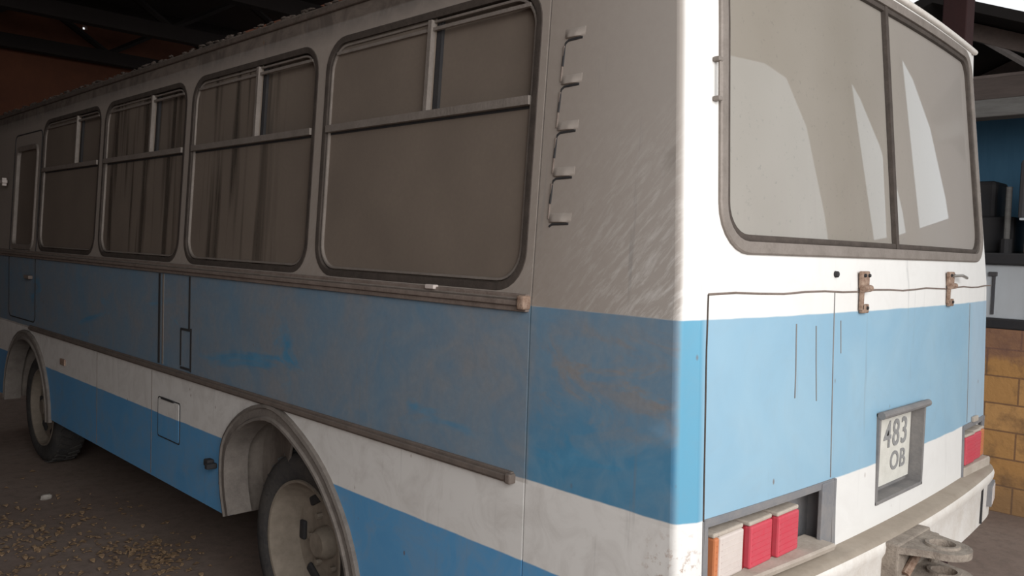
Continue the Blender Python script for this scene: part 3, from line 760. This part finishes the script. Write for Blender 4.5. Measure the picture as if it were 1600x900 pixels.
arch_trim(ARCH, 'rear_wheel_arch'); arch_trim(FARCH, 'front_wheel_arch')
def well(P, x0, x1, name):
    bm = bmesh.new(); th = .02; c = ((P[0][0]+P[-1][0])/2, .55)
    Q = [(p[0]+(c[0]-p[0])*.02, p[1]+(c[1]-p[1])*.02) for p in P]
    A = [bm.verts.new((x0, *p)) for p in Q]; B = [bm.verts.new((x1, *p)) for p in Q]
    for i in range(len(P)-1): bm.faces.new((A[i], A[i+1], B[i+1], B[i]))
    bm.faces.new(B)
    return link(name, bm, M['well'], bus, True, 60)
well(ARCH, .03, .80, 'rear_wheel_well'); well(FARCH, .03, .55, 'front_wheel_well')
# torn liner flap hanging in the front part of the rear arch
bm = plate2d([(2.30, .47), (2.40, .50), (2.40, .80), (2.28, .90), (2.10, .955), (1.90, .95), (1.93, .84), (2.00, .70), (2.06, .62), (2.18, .60), (2.22, .54)], [], lambda y, z: (.12+.07*math.sin(y*6), y, z), (.012, 0, 0), .06)
link('arch_liner', bm, M['well'], bus, True, 40)
# ---- wheels
def wheel(name, c, dual=False):
    b = bmesh.new()
    R = .40; wd = .22
    tp = [(.035, .27), (.012, .29), (.0, .33), (.004, .365), (.02, .388), (.045, .398), (wd-.045, .398), (wd-.02, .388), (wd-.004, .365), (wd, .33), (wd-.012, .29), (wd-.035, .27)]
    lathe(b, tp, 56, 'x', c, True)
    # tread grooves: raised lugs
    for k in range(40):
        t = 2*math.pi*k/40
        for s in (0, 1):
            v = box(b, (0, 0, 0), (.075, .03, .012))
            bmesh.ops.rotate(b, cent=(0, 0, 0), matrix=Matrix.Rotation((.5 if s else -.5), 3, 'Z'), verts=v)
            bmesh.ops.translate(b, vec=(.07+.085*s, 0, .401), verts=v)
            bmesh.ops.rotate(b, cent=(0, 0, 0), matrix=Matrix.Rotation(t+s*.08, 3, 'X'), verts=v)
            bmesh.ops.translate(b, vec=c, verts=v)
    w = link(name, b, M['tyre'], bus, True, 40)
    b = bmesh.new()
    deep = .12 if dual else .05
    rp = [(.020, .283), (.010, .281), (.012, .270), (.035, .262), (.055, .255), (.07, .245), (deep*.9+.02, .215), (deep+.025, .15), (deep+.02, .11), (deep+.02, .02), (deep+.045, .02), (deep+.045, .16), (.10 if not dual else .165, .25), (wd-.03, .262), (wd-.02, .28)]
    lathe(b, rp, 56, 'x', c, caps=False)
    bmesh.ops.recalc_face_normals(b, faces=b.faces)
    r = link('rim', b, M['rim'], w, True, 35)
    for k in range(6):
        b = bmesh.new()
        t = 2*math.pi*(k+.53)/6
        v = box(b, (0, 0, 0), (.02, .085, .04), None, 0, .008)
        bmesh.ops.translate(b, vec=(deep*.98+.013, 0, .187), verts=v)
        bmesh.ops.rotate(b, cent=(0, 0, 0), matrix=Matrix.Rotation(t, 3, 'X'), verts=v)
        bmesh.ops.translate(b, vec=c, verts=v)
        link('hand_hole', b, M['gap'], w)
    b = bmesh.new()
    lathe(b, [(deep+.02, .07), (deep-.02, .066), (deep-.04, .05)], 28, 'x', c)
    link('hub', b, M['rim'], w, True, 35)
    for k in range(6):
        b = bmesh.new(); t = 2*math.pi*k/6
        lathe(b, [(deep+.02, .014), (deep-.005, .014)], 6, 'x', (c[0], c[1]+.115*math.cos(t), c[2]+.115*math.sin(t)))
        link('wheel_nut', b, M['rim'], w)
    return w
wheel('rear_wheel', (.07, 1.865, .415), True)
wheel('inner_rear_wheel', (.31, 1.865, .415), True)
wheel('front_wheel', (.10, 5.55, .415))
wheel('right_rear_wheel', (2.10, 1.865, .415), False); wheel('right_front_wheel', (2.08, 5.55, .415), False)
b = bmesh.new(); lathe(b, [(0, .06), (1.9, .06)], 12, 'x', (.25, 1.865, .40)); link('rear_axle', b, M['under'], bus)
b = bmesh.new(); lathe(b, [(0, .05), (1.9, .05)], 12, 'x', (.25, 5.55, .40)); link('front_axle', b, M['under'], bus)

# ---- gill vents on the quarter panel
for k in range(5):
    z = 1.772+.128*k
    yl = .466-.004*k; yr_ = .385-.0015*k
    bm = bmesh.new()
    # pressed gill: shelf-like ridge, rounded where it meets the vertical fold
    n = 14; rings = []
    for i in range(n+1):
        y = yl+(yr_-yl)*i/n
        h = .0085*min(1, (1-i/n)*2.5)*min(1, .25+i/n*4)+.0004
        X = xl(z)
        rings.append([bm.verts.new(p) for p in ((X+.004, y, z-.012), (X-h, y, z-.008), (X-h*1.05, y, z-.001), (X-h*.6, y, z+.006), (X-.0003, y, z+.016), (X+.004, y, z+.02))])
    for A, B in zip(rings, rings[1:]):
        for q in range(6): bm.faces.new((A[q], A[(q+1) % 6], B[(q+1) % 6], B[q]))
    bm.faces.new(rings[0]); bm.faces.new(rings[-1]); bmesh.ops.recalc_face_normals(bm, faces=bm.faces)
    g = link('vent_gill', bm, M['paint'], bus, True, 60)
    # dark tube drawn as the shadow below and beside the gill
    b = bmesh.new()
    pts = [(xl(z)-.001, yr_+.008, z-.013), (xl(z)-.001, yl-.012, z-.015), (xl(z)-.001, yl-.002, z-.021), (xl(z)-.001, yl+.002, z-.034), (xl(z-.1)-.001, yl+.004, z-.085 if k else z-.03)]
    if k == 0: pts = pts[:3]
    tube(b, pts, .0035, 6); link('gill_shadow', b, M['gap'], g)
    if k < 4:
        b = bmesh.new(); tube(b, [(xl(z)-.001, yl+.003, z+.0), (xl(z+.1)-.001, yl-.001, z+.10)], .0028, 6); link('gill_edge', b, M['belt'], g)

# ---- rear window
def rn(p): return Vector((0, -1, .1))
bm = bmesh.new(); L = densify(rrect(*glass, (.12, .12, .09, .09)), .1)
frame_sweep(bm, [rearmap(x, z) for x, z in L], rn, .024, .010, -.014, .010)
rwn = link('rear_window', bm, M['alu'], bus, True, 40)
bm = bmesh.new(); L = densify(rrect(glass[0]+.034, glass[1]+.034, glass[2]-.034, glass[3]-.034, (.09, .09, .07, .07)), .1)
frame_sweep(bm, [Vector(rearmap(x, z))+Vector((0, .006, 0)) for x, z in L], rn, .008, .010, -.008, .008); link('inner_seal', bm, M['rubber'], rwn, True, 40)
def gmap(dy):
    def f(x, z):
        p = rearmap(x, z); return (p[0], p[1]+dy, p[2])
    return f
xd = 1.205
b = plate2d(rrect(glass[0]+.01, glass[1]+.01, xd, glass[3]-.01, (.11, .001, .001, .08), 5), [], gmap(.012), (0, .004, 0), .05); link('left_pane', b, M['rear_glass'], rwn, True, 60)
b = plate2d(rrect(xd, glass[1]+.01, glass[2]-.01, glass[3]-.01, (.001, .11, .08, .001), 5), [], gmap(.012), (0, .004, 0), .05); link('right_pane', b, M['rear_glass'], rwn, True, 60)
b = bmesh.new(); P = [Vector(rearmap(xd, z))+Vector((0, .002, 0)) for z in (1.715, 1.85, 2.0, 2.2, 2.4, 2.56)]
tube(b, P, 0, prof=[(-.012, -.006), (.012, -.006), (.012, .008), (-.012, .008)], up=Vector((0, 1, 0))); link('divider', b, M['rubber'], rwn)
b = bmesh.new()
for z in (2.18, 2.08): box(b, Vector(rearmap(.115, z))+Vector((-.008, -.010, 0)), (.02, .02, .012), None, 0, .003)
p0, p1 = Vector(rearmap(.11, 2.18)), Vector(rearmap(.11, 2.08)); tube(b, [p0+Vector((0, -.014, 0)), p1+Vector((0, -.014, 0))], .0045, 6); link('side_catch', b, M['alu'], rwn)
# drip moulding above the rear window
b = bmesh.new(); P = [Vector(rearmap(x, 2.607))+Vector((0, -.006, 0)) for x in [.03+.117*i for i in range(21)]]
tube(b, P, .011, 8); link('rear_drip_rail', b, M['bumper_white'], bus, True, 60)

# ---- engine hatch seams, latches
def seam(P, r=.003, mat='gap', name='hatch_seam'):
    b = bmesh.new(); tube(b, [Vector(rearmap(x, z))+Vector((0, -.0005, 0)) for x, z in P], r, 6); return link(name, b, M[mat], bus)
seam([(.086, z) for z in (1.02, 1.15, 1.3, 1.45, 1.588)], .0028, 'rubber')
seam([(.086+.1155*i, 1.588+.003*math.sin(i*1.7)) for i in range(21)], .0032, 'belt')
seam([(.725, z) for z in (1.03, 1.2, 1.4, 1.585)], .0022, 'plateframe')
seam([(2.03, z) for z in (1.03, 1.2, 1.4, 1.52)], .0016, 'plateframe')
seam([(.505, 1.29), (.507, 1.36), (.506, 1.50)], .0024, 'plateframe', 'scratch'); seam([(.628, 1.27), (.622, 1.38), (.618, 1.49)], .002, 'plateframe', 'scratch'); seam([(.775, 1.40), (.77, 1.5)], .0018, 'plateframe', 'scratch')
def latch(x, small=False):
    b = bmesh.new(); p = Vector(rearmap(x, 1.615))
    box(b, p+Vector((0, -.010, .008)), (.055, .014, .055), None, 0, .004)
    lt = link('hatch_latch', b, M['rust'], bus)
    b = bmesh.new(); tube(b, [p+Vector((-.030, -.02, -.02)), p+Vector((.026, -.02, -.018))], .011, 8); link('hinge_barrel', b, M['rust'], lt)
    b = bmesh.new(); box(b, p+Vector((-.018, -.012, -.052)), (.016, .012, .07), None, 0, .003); box(b, p+Vector((.004, -.012, -.082)), (.05, .012, .028), None, 0, .003); link('hasp', b, M['rust'], lt)
    b = bmesh.new()
    for dx, dz in ((-.016, .022), (.016, .022), (.012, -.08)):
        lathe(b, [(0, .006), (-.006, .005)], 8, 'y', p+Vector((dx, -.017, dz)))
    link('latch_bolt', b, M['gap'], lt)
    return p
latch(.905)
p = latch(1.72); b = bmesh.new(); tube(b, [p+Vector((0, -.02, .02)), p+Vector((.07, -.03, .022)), p+Vector((.14, -.025, .012))], .006, 6); link('latch_lever', b, M['chrome'], bus)
b = bmesh.new(); lathe(b, [(0, .010), (-.010, .009), (-.012, .005)], 12, 'y', Vector(rearmap(.73, 1.640))); link('lock_button', b, M['gap'], bus)

# ---- number plate in its box
PX0, PX1, PZ0, PZ1 = 1.046, 1.455, .882, 1.186
yb = yr(1.25, 1.05)
b = bmesh.new()
for a_, c_ in (((PX0, yb-.008, PZ0), (PX0+.012, yb+.05, PZ1)), ((PX1-.012, yb-.010, PZ0), (PX1, yb+.05, PZ1)), ((PX0, yb-.010, PZ0), (PX1, yb+.05, PZ0+.012)), ((PX0, yb-.012, PZ1-.012), (PX1, yb+.05, PZ1))):
    box2(b, a_, c_, .002)
q = [(PX0+.012, yb+.048), (PX1-.012, yb+.048)]
box2(b, (PX0+.012, yb+.046, PZ0+.01), (PX1-.012, yb+.05, PZ1-.01))
pf = link('number_plate_box', b, M['plateframe'], bus)
b = bmesh.new(); tube(b, [(PX0-.002, yb-.012, PZ1-.006), (PX1+.004, yb-.014, PZ1-.006)], .013, 10); link('plate_hood', b, M['plateframe'], pf)
b = bmesh.new(); box2(b, (PX0+.014, yb+.036, PZ0+.03), (PX1-.016, yb+.040, PZ1-.014)); link('number_plate', b, M['plate'], pf)
def text(s, x, z, size, y, sx=1.0):
    cu = bpy.data.curves.new('characters', 'FONT'); cu.body = s; cu.size = size; cu.extrude = .0012; cu.offset = .0012
    cu.space_character = 1.12
    tmp = bpy.data.objects.new('tmp', cu); COL.objects.link(tmp)
    dg = bpy.context.evaluated_depsgraph_get(); dg.update(); me = bpy.data.meshes.new_from_object(tmp.evaluated_get(dg))
    bpy.data.objects.remove(tmp)
    xs = [v.co.x for v in me.vertices]; w = max(xs)-min(xs); m0 = min(xs)
    for v in me.vertices: v.co = Vector((x+(v.co.x-m0)*sx, y-v.co.z, z+v.co.y))
    bm = bmesh.new(); bm.from_mesh(me); bpy.data.meshes.remove(me)
    return link('characters', bm, M['ink'], pf), w*sx
text('483', 1.195, 1.040, .132, yb+.0345, 1.0)
text('OB', 1.262, .955, .092, yb+.0345, 1.05)

# ---- tail lamp boxes
def lamp_box(x0, z0, x1, z1, side):
    b = bmesh.new(); y0 = yr((x0+x1)/2, .9); d = .085
    def yy(x): return yr(x, .9)
    n = 6; xs = [x0+(x1-x0)*i/n for i in range(n+1)]
    for i in range(n):
        a_, c_ = xs[i], xs[i+1]
        for (za, zb, fa, fb) in ((z0, z0+.006, 0, 1), (z1-.006, z1, 0, 1), (z0, z1, .93, 1)):
            q = [Vector((a_, yy(a_)+d*fa, za)), Vector((c_, yy(c_)+d*fa, za)), Vector((c_, yy(c_)+d, za)), Vector((a_, yy(a_)+d, za))]
            v0 = [b.verts.new(p) for p in q]; v1 = [b.verts.new(p+Vector((0, 0, zb-za))) for p in q]
            b.faces.new(v0[::-1]); b.faces.new(v1)
            for k in range(4): b.faces.new((v0[k], v0[(k+1) % 4], v1[(k+1) % 4], v1[k]))
    box2(b, (x0, yy(x0)-.003, z0), (x0+.012, yy(x0)+d, z1)); box2(b, (x1-.012, yy(x1)-.003, z0), (x1, yy(x1)+d, z1))
    t = link('tail_lamp_box', b, M['greybox'], bus)
    b = bmesh.new()   # raised grey surround
    L = densify(rrect(x0+.0, z0, x1, z1, .004, 1), .1)
    frame_sweep(b, [Vector((x, yr(x, z), z)) for x, z in L], lambda p: Vector((0, -1, 0)), .02, .002, -.004, .004); link('surround', b, M['greybox'], t)
    return t
tb = lamp_box(*lampL, 0)
b = bmesh.new(); box2(b, (.665, yr(.7, .9)-.004, .775), (.755, yr(.7, .9)+.01, 1.02), .003); link('side_plate', b, M['greybox'], tb)
def lens(x0, x1, z0, z1, mat, par, y, rib=True):
    b = bmesh.new(); box2(b, (x0, y, z0), (x1, y+.055, z1), .006)
    if rib:
        k = int((z1-z0)/.016)
        for i in range(1, k): box2(b, (x0+.008, y-.0012, z0+.016*i-.0015), (x1-.008, y+.001, z0+.016*i+.0015))
    return link('lens', b, M[mat], par)
def lamp_cluster(par, items, dust=True):
    for (x0, x1, mat) in items:
        y = yr(x0, .9)-.005
        L_ = lens(x0, x1, .852, .968, mat, par, y)
        b = bmesh.new(); box2(b, (x0-.002, y+.004, .968), (x1+.002, y+.06, .980), .004); link('dust_cap', b, M['shelf'], L_)
        if mat == 'red':
            b = bmesh.new(); box2(b, (x0-.012, y+.018, .852), (x0+.001, y+.055, .966)); link('lens_edge', b, M['redgap'], L_)
lamp_cluster(tb, [(.128, .150, 'orange'), (.150, .268, 'whitelens'), (.288, .405, 'red'), (.425, .545, 'red')])
b = bmesh.new(); pr = None
for i in range(13):
    x = .10+.048*i; y = yr(x, .85)-.035-.012*(i/12)
    cur = [b.verts.new(p) for p in ((x, y+.006, .832), (x, y, .846), (x, y+.008, .851), (x, y+.10, .853), (x, y+.10, .832))]
    if pr:
        for k in range(5): b.faces.new((pr[k], pr[(k+1) % 5], cur[(k+1) % 5], cur[k]))
    else: b.faces.new(cur)
    pr = cur
b.faces.new(pr); bmesh.ops.recalc_face_normals(b, faces=b.faces)
link('dusty_shelf', b, M['shelf'], tb)
tr_ = lamp_box(*lampR, 1)
lamp_cluster(tr_, [(2.01, 2.125, 'red'), (2.14, 2.235, 'red'), (2.245, 2.30, 'orange')])
b = bmesh.new(); box2(b, (1.98, yr(2.15, .85)-.02, .785), (2.31, yr(2.15, .85)+.06, .85), .004); link('dusty_shelf', b, M['shelf'], tr_)
b = bmesh.new(); box2(b, (2.365, .0, 1.02), (2.39, .03, 1.06), .004); box2(b, (2.10, yr(2.1, 1.03)-.012, 1.022), (2.16, yr(2.1, 1.03), 1.045), .003); link('corner_clip', b, M['shelf'], bus)

# ---- rear bumper
def bump_y(x): return yb_(x)+.05*(max(0, abs(x-1.2)-1.05)/.17)**2
def yb_(x): return yr(x, .8)-.075+.02*((x-1.2)/1.2)**2
bm = bmesh.new(); rings = []
for i in range(41):
    x = -.02+2.44*i/40; y = yb_(x)
    e = max(0, abs(x-1.2)-1.05)/.17
    y += .05*e*e
    sec = [(y+.085, .815), (y+.02, .812), (y+.004, .800), (y, .785), (y+.002, .765), (y+.012, .745), (y+.014, .60), (y+.03, .59), (y+.09, .60)]
    rings.append([bm.verts.new((x, a, z)) for a, z in sec])
for A, B in zip(rings, rings[1:]):
    for k in range(9): bm.faces.new((A[k], A[(k+1) % 9], B[(k+1) % 9], B[k])).material_index = (0 if k in (0, 1) else 1)
bm.faces.new(rings[0]); bm.faces.new(rings[-1]); bmesh.ops.recalc_face_normals(bm, faces=bm.faces)
bp = link('rear_bumper', bm, [M['bumper'], M['bumper_white']], bus, True, 40)
b = bmesh.new(); box(b, (2.27, bump_y(2.27)+.012, .70), (.12, .03, .075), Matrix.Rotation(math.atan2(bump_y(2.33)-bump_y(2.21), .12), 3, 'Z'), 0, .004); link('fog_lamp', b, M['whitelens'], bp)
b = bmesh.new(); box(b, (2.27, bump_y(2.27)+.013, .70), (.135, .028, .09), Matrix.Rotation(math.atan2(bump_y(2.33)-bump_y(2.21), .12), 3, 'Z'), 0, .003); link('fog_lamp_surround', b, M['greybox'], bp)
b = bmesh.new(); box2(b, (2.08, bump_y(2.085)+.006, .61), (2.09, bump_y(2.085)+.022, .765)); link('bumper_joint', b, M['gap'], bp)
b = bmesh.new(); tube(b, [(2.33, bump_y(2.33)+.03, .80), (2.37, bump_y(2.37)+.02, .825), (2.405, bump_y(2.4)+.03, .81), (2.415, bump_y(2.4)+.05, .76), (2.41, bump_y(2.4)+.06, .66)], .010, 8); link('end_loop', b, M['bumper'], bp, True, 60)
# tow coupling: bracket with two eye plates
b = bmesh.new(); box2(b, (.96, yb_(1.1)-.035, .60), (1.24, yb_(1.1)+.02, .80), .006)
tw = link('tow_bracket', b, M['hook'], bus)
def eye(z, x=1.09, ln=.175):
    y0 = yb_(1.1)-.03
    def loop(r, cx, cy, n=20): return [(cx+r*math.cos(2*math.pi*k/n), cy+r*math.sin(2*math.pi*k/n)) for k in range(n)]
    out = [(x-.13, y0), (x-.10, y0-.05)]
    for k in range(13):
        t = math.radians(180+180*k/12); out.append((x+.085*math.cos(t), y0-ln+.085+.085*math.sin(t)+.0))
    out += [(x+.10, y0-.05), (x+.13, y0)]
    hole = loop(.038, x, y0-ln+.085)
    bm = plate2d(out, [hole], lambda a, c: (a, c, z), (0, 0, -.022), .06)
    e = link('tow_eye', bm, M['hook'], tw)
    b = bmesh.new(); lathe(b, [(0, .052), (.008, .05), (.008, .039), (0, .038)], 20, 'z', (x, y0-ln+.085, z), True); link('eye_collar', b, M['hook'], e)
eye(.795); eye(.70, 1.12)
b = bmesh.new(); lathe(b, [(0, .014), (.125, .014)], 10, 'z', (1.20, yb_(1.1)-.06, .668)); link('tow_pin', b, M['hook'], tw)
b = bmesh.new(); tube(b, [(1.20, yb_(1.1)-.04, .78), (1.06, yb_(1.1)-.05, .74), (1.00, yb_(1.1)-.045, .70)], .014, 8); link('tow_chain', b, M['rust'], tw)

# ================================================================= leaf litter
def leaf(bm, x, y, z, s, a, tilt, rnd):
    pts = [(0, -1), (.45, -.6), (.75, 0), (.45, .6), (0, 1), (-.5, .6), (-.8, 0), (-.45, -.5)]
    mtx = Matrix.Translation((x, y, z)) @ Matrix.Rotation(a, 4, 'Z') @ Matrix.Rotation(tilt, 4, 'X')
    vs = []
    for px, py in pts: vs.append(bm.verts.new(mtx @ Vector((px*s, py*s, abs(px)*s*.5))))
    c = [bm.verts.new(v.co+Vector((0, 0, .0015))) for v in vs]
    bm.faces.new(vs[::-1]); bm.faces.new(c)
    for i in range(8): bm.faces.new((vs[i], vs[(i+1) % 8], c[(i+1) % 8], c[i]))
M['leaf'] = dirty('dry_leaf', (0.36, 0.24, 0.14), (0.18, 0.115, 0.07), 40, .8, .8, .02)
rnd = random.Random(12)
bm = bmesh.new()
for i in range(620):
    # drifts: along a band in front of the camera towards the front wheel
    if rnd.random() < .72:
        x, y = rnd.gauss(-.45, .36), rnd.gauss(3.75, .42)
    else: x, y = rnd.gauss(.0, .10)+0, rnd.gauss(3.25, .16)
    if x > .35: continue
    leaf(bm, x, y, rnd.uniform(.003, .014), rnd.uniform(.006, .021), rnd.uniform(0, 6.3), rnd.uniform(-.4, .4), rnd)
for i in range(60): leaf(bm, rnd.uniform(-2.5, .0), rnd.uniform(3, 8), rnd.uniform(.003, .01), rnd.uniform(.01, .025), rnd.uniform(0, 6.3), rnd.uniform(-.3, .3), rnd)
tag(link('leaf_litter', bm, M['leaf'], loc=(-.4, 3.6, 0)), 'scattered dry brown leaves on the dirt floor left of the bus', 'leaves', kind='stuff')
M['scrap'] = dirty('pale_scrap', (0.42, 0.38, 0.34), None, 12, .5, .9)
def scrap(x, y, label):
    bm = bmesh.new(); r = bmesh.ops.create_icosphere(bm, subdivisions=2, radius=.03)
    for v in r['verts']: v.co = Vector((v.co.x*1.2, v.co.y*.9, max(-.015, v.co.z*.7)))*rnd.uniform(.85, 1.15)
    bmesh.ops.translate(bm, vec=(x, y, .016), verts=bm.verts)
    tag(link('stone', bm, M['scrap'], loc=(x, y, 0)), label, 'stone')
scrap(-.12, 4.60, 'small pale stone lying alone on the dirt beyond the leaf litter')
